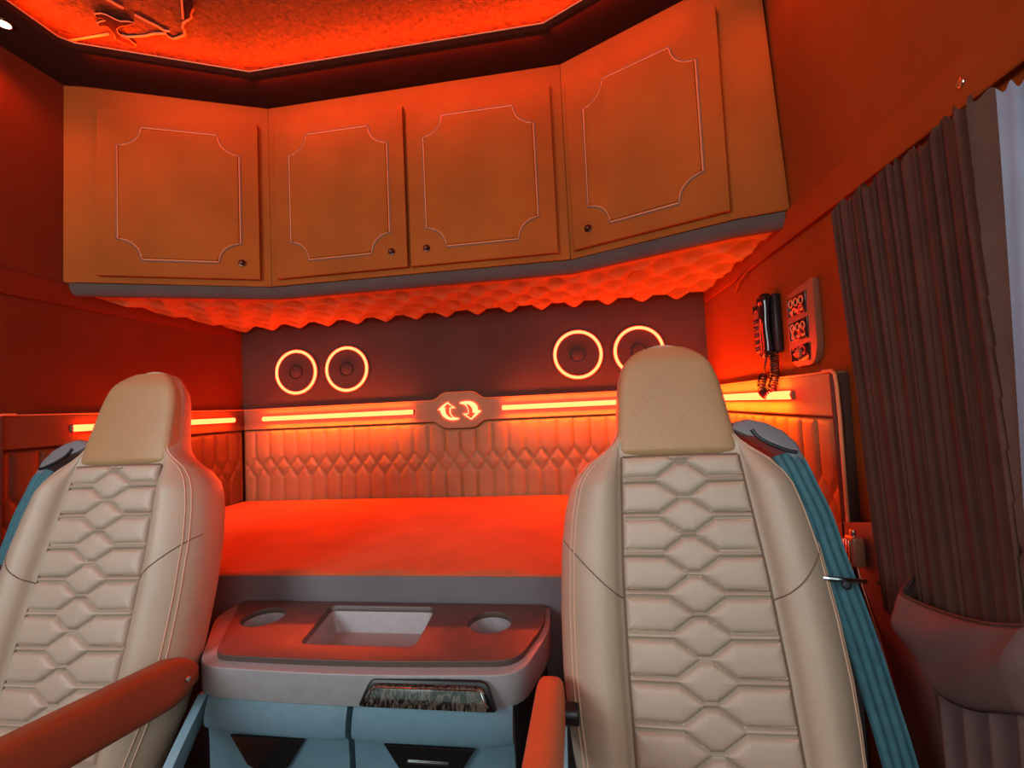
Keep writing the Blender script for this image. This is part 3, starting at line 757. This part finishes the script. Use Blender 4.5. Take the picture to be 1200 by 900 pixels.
    bm = bmesh.new(); sl = [(.138, .046), (.143, .036), (.152, .026), (.165, .018), (.18, .010), (.197, .003), (.208, .001)]
    tube(bm, [S(side * u, -.001, w) for u, w in sl], .0035, 8); fix(from_bm('belt_slot', bm, M['black'], cap))
    # belt webbing (ribbed strap)
    path = [(.190, -.003, .000), (.196, .004, -.025), (.207, .002, -.065), (.219, .000, -.110), (.228, -.004, -.17), (.238, -.008, -.23), (.250, -.014, -.30), (.260, -.02, -.38), (.266, -.02, -.46), (.268, -.02, -.56), (.268, -.02, -.66)]
    pts = spline(path, 5); vs = []; fs = []; nr = 16
    for i, p in enumerate(pts):
        a = pts[max(i - 1, 0)]; c = pts[min(i + 1, len(pts) - 1)]; tg = (c - a).normalized()
        across = tg.cross(Vector((0, 1, 0))).normalized()
        if across.x < 0: across = -across
        across = (across + Vector((0, -.25, 0))).normalized(); nr_ = across.cross(tg).normalized()
        if nr_.y < 0: nr_ = -nr_
        wd = .0285
        for k in range(nr + 1):
            q = (k / nr * 2 - 1); rib = .0018 * math.cos(q * PI * 3.5)
            vs.append(p + across * wd * q + nr_ * rib)
        for k in range(nr, -1, -1):
            q = (k / nr * 2 - 1); vs.append(p + across * wd * q - nr_ * .0025)
    m_ = 2 * (nr + 1)
    for i in range(len(pts) - 1):
        for k in range(m_): fs.append((i * m_ + k, i * m_ + (k + 1) % m_, (i + 1) * m_ + (k + 1) % m_, (i + 1) * m_ + k))
    vs = [S(side * p.x, p.y, p.z) for p in vs]
    bl = fix(pyd('seat_belt', vs, fs, M['belt'], t, False, 50))
    # belt clip ring
    bm = bmesh.new(); wl = -.213
    loop = [(.200, .012), (.222, .015), (.250, .008), (.272, -.006), (.268, -.018), (.24, -.016), (.215, -.006), (.199, .002)]
    tube(bm, [S(side * u, v, wl + (.25 - u) * .10) for u, v in spline([(*p, 0) for p in loop + loop[:1]], 3) for u, v in [(0, 0)]] if False else [S(side * p.x, p.y, wl + (.25 - p.x) * .10) for p in spline([(*p, 0) for p in loop + loop[:1]], 3)[:-1]], .0036, 8, closed=True)
    fix(from_bm('belt_ring', bm, M['ring'], bl))
    bm = bmesh.new(); cyl(bm, S(side * .232, .012, wl - .006), S(0, 1, 0), .007, .006, 16, bev=.002); fix(from_bm('belt_stop_button', bm, M['black'], bl))
    return t
make_seat((.190, .871, 1.19), 0, 1, 'tan leather truck seat on the right with quilted centre and belt on its right shoulder')
make_seat((-1.028, .878, 1.205), math.radians(2), -1, 'tan leather truck seat on the left, turned slightly and lit orange on its side')

# ------------------------------------------------------------------ telephone on the right wall
xw = XR
t = thing('wall_telephone', 'black handset telephone with coiled cord hanging on the right wall', 'telephone', (xw, 1.40, 1.50))
bm = bmesh.new(); box(bm, xw - .022, xw - .001, 1.335, 1.462, 1.415, 1.585, .006); from_bm('cradle', bm, M['black'], t, True)
bm = bmesh.new()   # handset: lofted along z
rows = []
for i in range(17):
    f_ = i / 16; z = 1.405 + .185 * f_; e = abs(f_ - .5) * 2
    dp = .020 + .012 * sstep(.55, .95, e); off = .030 + .004 * (1 - e * e); k_ = 1 if 0 < i < 16 else .75
    hy = .021 + .004 * e
    rows.append([(xw - off - dp * math.copysign(abs(math.cos(a)) ** .6, math.cos(a)) * .5 * k_ , 1.375 + hy * k_ * math.copysign(abs(math.sin(a)) ** .6, math.sin(a)), z) for a in [2 * PI * q / 18 for q in range(18)]])
vs, fs = loft_rows(rows); hs = pyd('handset', vs, fs, M['gloss'], t, True, 50)
bm = bmesh.new(); box(bm, xw - .030, xw - .020, 1.405, 1.458, 1.425, 1.578, .004); kp = from_bm('keypad', bm, M['panel'], t, True)
bm = bmesh.new()
for r_ in range(5):
    for c_ in range(3):
        y = 1.416 + c_ * .0155; z = 1.437 + r_ * .021; box(bm, xw - .034, xw - .029, y - .005, y + .005, z - .007, z + .007, .0015)
box(bm, xw - .033, xw - .029, 1.412, 1.452, 1.545, 1.570, .001)
from_bm('key', bm, M['gloss'], kp, True)
# coiled cord: slack loop
path = spline([(xw - .035, 1.375, 1.405), (xw - .038, 1.385, 1.375), (xw - .034, 1.420, 1.335), (xw - .034, 1.425, 1.312), (xw - .036, 1.405, 1.298), (xw - .038, 1.375, 1.296), (xw - .036, 1.350, 1.315), (xw - .032, 1.338, 1.350), (xw - .028, 1.345, 1.385), (xw - .024, 1.352, 1.415)], 26)
pts = []; acc = 0
for i, p in enumerate(path):
    if i: acc += (p - path[i - 1]).length
    tg = (path[min(i + 1, len(path) - 1)] - path[max(i - 1, 0)]).normalized(); s = tg.cross(Vector((1, 0, 0))).normalized(); u2 = s.cross(tg)
    # dense helix
    rr = .0105 * sstep(.045, .07, acc)
    pts.append((p, s, u2, rr, acc))
hel = []
for i in range(len(pts) - 1):
    for k in range(6):
        f_ = k / 6; p = pts[i][0].lerp(pts[i + 1][0], f_); acc_ = pts[i][4] + (pts[i + 1][4] - pts[i][4]) * f_; a = acc_ / .0078 * 2 * PI; rr = pts[i][3]
        hel.append(p + pts[i][1] * math.cos(a) * rr + pts[i][2] * math.sin(a) * rr)
bm = bmesh.new(); tube(bm, hel, .0024, 5); from_bm('coiled_cord', bm, M['black'], t, True)

# switch panel
t = thing('switch_panel', 'bronze switch panel with two button clusters beside the wall telephone', 'control panel', (xw, 1.205, 1.46))
def ywall(y, z, o): return Vector((xw - o, y, z))
def yprism(P, o0, o1, bev=0):
    bm = bmesh.new(); prism(bm, P, o0, o1, bev)
    for v in bm.verts: v.co = Vector((xw - v.co.z, v.co.x, v.co.y))
    return bm
P = rpoly([(1.140, 1.575), (1.275, 1.558), (1.275, 1.40), (1.252, 1.366), (1.165, 1.366), (1.140, 1.40)], [.006, .01, .02, .012, .012, .02], 4)
from_bm('bezel', yprism(P, .001, .016, .003), M['panel'], t, True)
for k, (z0, z1) in enumerate(((1.497, 1.552), (1.432, 1.487), (1.378, 1.422))):
    P = rpoly([(1.170, z1), (1.264, z1 - .006), (1.262, z0), (1.176, z0)], [.004] * 4, 3)
    ms = from_bm('switch_module', yprism(P, .014, .019, .001), M['gloss'], t, True)
    if k < 2:
        bm = bmesh.new()
        for c_ in range(3):
            y = 1.244 - c_ * .026
            torus(bm, (xw - .0195, y, z1 - .020), (1, 0, 0), .0095, .0018, 20, 6)
            box(bm, xw - .021, xw - .018, y - .007, y + .007, z0 + .008, z0 + .015, .001)
        from_bm('button', bm, M['piping'], ms, True)
    else:
        bm = bmesh.new(); torus(bm, (xw - .019, 1.222, (z0 + z1) / 2), (1, 0, 0), .018, .0015, 4, 6); box(bm, xw - .023, xw - .018, 1.211, 1.233, z0 + .012, z1 - .012, .001); from_bm('socket', bm, M['panel'], ms, True)

# ------------------------------------------------------------------ window on the right
bm = bmesh.new()
for (y0, y1, z0, z1) in ((WY0, WY1, WZ0 - .0, WZ0 + .035), (WY0, WY1, WZ1 - .035, WZ1), (WY0, WY0 + .035, WZ0, WZ1), (WY1 - .030, WY1, WZ0, WZ1)):
    box(bm, XR - .004, XR + .06, y0, y1, z0, z1, .004)
w = struct('window_1', bm, M['rubber'])
bm = bmesh.new(); box(bm, XR + .028, XR + .032, WY0 + .02, WY1 - .02, WZ0 + .02, WZ1 - .02); o = from_bm('pane', bm, M['glass'], w, False, False)

# ------------------------------------------------------------------ curtain
t = thing('curtain', 'dark brown velvet curtain gathered at the right window', 'curtain', (XR - .05, .80, .6))
def cur(a, b_):
    # a along the width (rear -> front and round the end), b_ from top to bottom
    top = 1.705 - .030 * b_ * 0; z = 1.674 - (1.674 - .885) * b_
    yr = .985 - .055 * b_ ; yf = .640 - .012 * b_
    s = a
    if s < .86:
        y = yr + (yf - yr) * (s / .86); x0 = XR - .045
        ph = s * 2 * PI * 25 + 1.1 * math.sin(s * 17)
        am = (.0065 + .003 * math.sin(s * 31) ) * (1 - .45 * b_) * sstep(0, .03, b_ + .02)
        y += .004 * math.sin(ph * .5 + b_ * 3); x = x0 + am * math.sin(ph + .6 * math.sin(b_ * 5 + s * 9)) - .018 * sstep(.6, .85, s)
    else:
        f_ = (s - .86) / .14; y = yf - .024 * math.sin(f_ * PI * .8) + .0; x = XR - .063 + .085 * f_ + .006 * math.sin(f_ * 9 + b_ * 4)
        x = min(x, XR - .008)
    # gathered heading
    z += .006 * math.sin(a * 2 * PI * 31) * max(0, 1 - b_ * 14)
    return (x, y, z)
heightgrid('upper_cloth', 340, 60, lambda a, b_: cur(a * (.885 - .03 * b_), b_), M['curtain'], t, True, 80)
heightgrid('lit_edge', 24, 60, lambda a, b_: cur(.884 - .03 * b_ + a * (.116 + .03 * b_), b_), M['curtain_lit'], t, True, 80)  # end of the same curtain, coloured as lit by the window
def low(a, b_):
    z = .92 - .68 * b_; yr = .80 - .03 * b_; yf = .57
    y = yr + (yf - yr) * a; ph = a * 2 * PI * 5.5
    x = XR - .065 - .012 * sstep(0, 1, b_) + .013 * math.sin(ph + .7 * math.sin(b_ * 4)) * (1 - .2 * b_) + .05 * max(0, a - .9) * 10 * .8
    return (x, y, z)
heightgrid('lower_cloth', 120, 30, low, M['sash'], t, True, 80)
# tie-back sash
xs = XR - .085
topE = [on(*p, x=xs) for p in [(1034, 668), (1050, 690), (1075, 706), (1105, 718), (1140, 727), (1170, 732), (1199, 733)]]
botE = [on(*p, x=xs) for p in [(1034, 738), (1056, 748), (1078, 775), (1100, 812), (1135, 832), (1168, 836), (1199, 838)]]
T_ = spline(topE, 8); B_ = spline(botE, 8)
T_ += [T_[-1] + Vector((.02, -.02, 0)), T_[-1] + Vector((.07, -.03, 0))]; B_ += [B_[-1] + Vector((.02, -.02, 0)), B_[-1] + Vector((.07, -.03, 0))]
vs = []; fs = []; nk = 14
for i, (a, c) in enumerate(zip(T_, B_)):
    e0 = sstep(0, 12, i)
    for k in range(nk + 1):
        f_ = k / nk; p = a.lerp(c, f_); bulge = .022 * math.sin(f_ * PI) ** .6 * (.3 + .7 * e0); wr = .0025 * math.sin(f_ * 9 + i * .22)
        vs.append((min(p.x - bulge - wr + .050 * (1 - e0), XR - .005), p.y, p.z))
for i in range(len(T_) - 1):
    for k in range(nk): q = i * (nk + 1) + k; fs.append((q, q + 1, q + nk + 2, q + nk + 1))
o = pyd('tie_back', vs, fs, M['sash'], t, True, 80)
md = o.modifiers.new('s', 'SOLIDIFY'); md.thickness = .004
bm = bmesh.new(); tube(bm, [vs[i * (nk + 1)] for i in range(len(T_))], .0028, 6); from_bm('hem', bm, M['curtain'], o, True)

# bracket with latch and steel edge, behind the right seat
t = thing('bunk_bracket', 'brown metal bracket with a steel latch at the bunk end beside the curtain', 'bracket', (XR - .04, 1.0, .6))
P = [on(*p, x=XR - .035) for p in [(975, 617), (985, 612), (1018, 612), (1030, 622), (1034, 650), (1058, 690), (1052, 740), (1090, 800), (1110, 900), (1085, 960), (1068, 880), (1040, 760), (1005, 668), (985, 640)]]
bm = bmesh.new(); prism(bm, [(p.y, p.z) for p in P], .024, .034, .002)
for v in bm.verts: v.co = Vector((XR - v.co.z, v.co.x, v.co.y))
from_bm('plate', bm, M['bracket'], t, True)
bm = bmesh.new(); tube(bm, [on(*p, x=XR - .045) for p in [(1001, 650), (1010, 685), (1030, 745), (1048, 810), (1064, 868)]], .0018, 8); from_bm('steel_edge', bm, M['panel'], t, True)
p = on(1001, 643, x=XR - .05); bm = bmesh.new(); box(bm, p.x - .012, p.x + .014, p.y - .016, p.y + .014, p.z - .034, p.z + .026, .006, 3); la_ = from_bm('latch', bm, M['panel'], t, True)
bm = bmesh.new(); cyl(bm, (p.x, p.y, p.z + .022), (0, 0, 1), .006, .016, 16, bev=.002)
for i in range(3): box(bm, p.x - .015, p.x - .011, p.y - .010 + i * .009, p.y - .006 + i * .009, p.z - .026, p.z + .018, .001)
from_bm('latch_knob', bm, M['steel'], la_, True)
for q in ((1011, 681), (1029, 682)):
    bm = bmesh.new(); cyl(bm, on(*q, x=XR - .034), (-1, 0, 0), .0045, .003, 14, bev=.001); from_bm('rivet', bm, M['bracket'], t, True)

# ------------------------------------------------------------------ lights
def area(name, loc, rot, sx, sy, e, col):
    L_ = bpy.data.lights.new(name, 'AREA'); L_.shape = 'RECTANGLE'; L_.size = sx; L_.size_y = sy; L_.energy = e; L_.color = col
    o = bpy.data.objects.new(name, L_); C.objects.link(o); o.location = loc; o.rotation_euler = rot; return o
area('windscreen_daylight_left', (-1.25, YF + .02, 1.78), (math.radians(78), 0, math.radians(-16)), .75, .55, 20, (.82, .93, 1.0))
area('windscreen_daylight_right', (.22, YF + .02, 1.78), (math.radians(78), 0, 0), .6, .5, 7.5, (.82, .93, 1.0))
area('side_window_daylight', (XR - .01, .10, 1.35), (0, math.radians(90), 0), .6, .8, 1.2, (.80, .90, 1.0))
area('added_overhead_fill', (XC, .30, 2.44), (math.radians(40), 0, 0), 1.7, .06, 4, (1, .10, .006))  # added lamp out of view to brighten the cabinet fronts; no console there
for nm, a_, b_ in (('added_cabinet_fill_left', (-1.46, 1.14), (-1.06, 1.33)), ('added_cabinet_fill_middle', (-1.03, 1.345), (-.04, 1.345)), ('added_cabinet_fill_right', (-.01, 1.33), (.39, 1.14))):  # added lamps brightening the cabinet tops in place of ceiling bounce
    a_, b_ = Vector(a_), Vector(b_); c_ = (a_ + b_) / 2; an = math.atan2(b_.y - a_.y, b_.x - a_.x)
    o = area(nm, (c_.x, c_.y, ZTOP - .008), (0, 0, 0), (b_ - a_).length, .012, 1.5 * (b_ - a_).length, (1, .08, .004))
    o.rotation_euler = (math.radians(42), 0, an)
for nm, x_, l_ in (('rear_strip_left', -1.147, .76), ('rear_strip_right', .065, .76)):
    area(nm, (x_, YB - .055, 1.272), (math.radians(-12), 0, 0), l_, .03, 4.2, (1, .135, .009))
    area(nm + '_up', (x_, YB - .050, 1.312), (math.radians(180 + 8), 0, 0), l_, .02, 2.0, (1, .135, .009))
for nm, x_, sg in (('side_strip_right', XR - .055, 1), ('side_strip_left', XL + .055, -1)):
    area(nm, (x_, 1.60, 1.272), (0, math.radians(-12 * sg), 0), .03, .66, 3.0 if sg > 0 else .8, (1, .135, .009))
    area(nm + '_up', (x_, 1.60, 1.312), (0, math.radians(180 + 10 * sg), 0), .02, .66, 2.4 if sg > 0 else .5, (1, .135, .009))
Wd = bpy.data.worlds.new('world'); bpy.context.scene.world = Wd; Wd.use_nodes = True
bg = Wd.node_tree.nodes['Background']; bg.inputs['Color'].default_value = (.72, .95, .88, 1); bg.inputs['Strength'].default_value = 1.0

# ------------------------------------------------------------------ camera
cd = bpy.data.cameras.new('camera'); cam = bpy.data.objects.new('camera', cd); C.objects.link(cam)
cd.sensor_width = 36; cd.lens = 36 * F / 1200; cd.clip_start = .02
# rows of the world->camera rotation: camera x = image right, y = image up, z = backwards
Rm = Matrix(((Xv.x, Yv.x, Zv.x), (Xv.y, Yv.y, Zv.y), (Xv.z, Yv.z, Zv.z)))   # world -> cv camera
cv2bl = Matrix(((1, 0, 0), (0, -1, 0), (0, 0, -1)))
Rb = (cv2bl @ Rm).transposed()
cam.matrix_world = Matrix.Translation((0, 0, EYE)) @ Rb.to_4x4()
bpy.context.scene.camera = cam
vs_ = bpy.context.scene.view_settings; vs_.view_transform = 'Standard'; vs_.look = 'None'; vs_.exposure = .18; vs_.gamma = .88
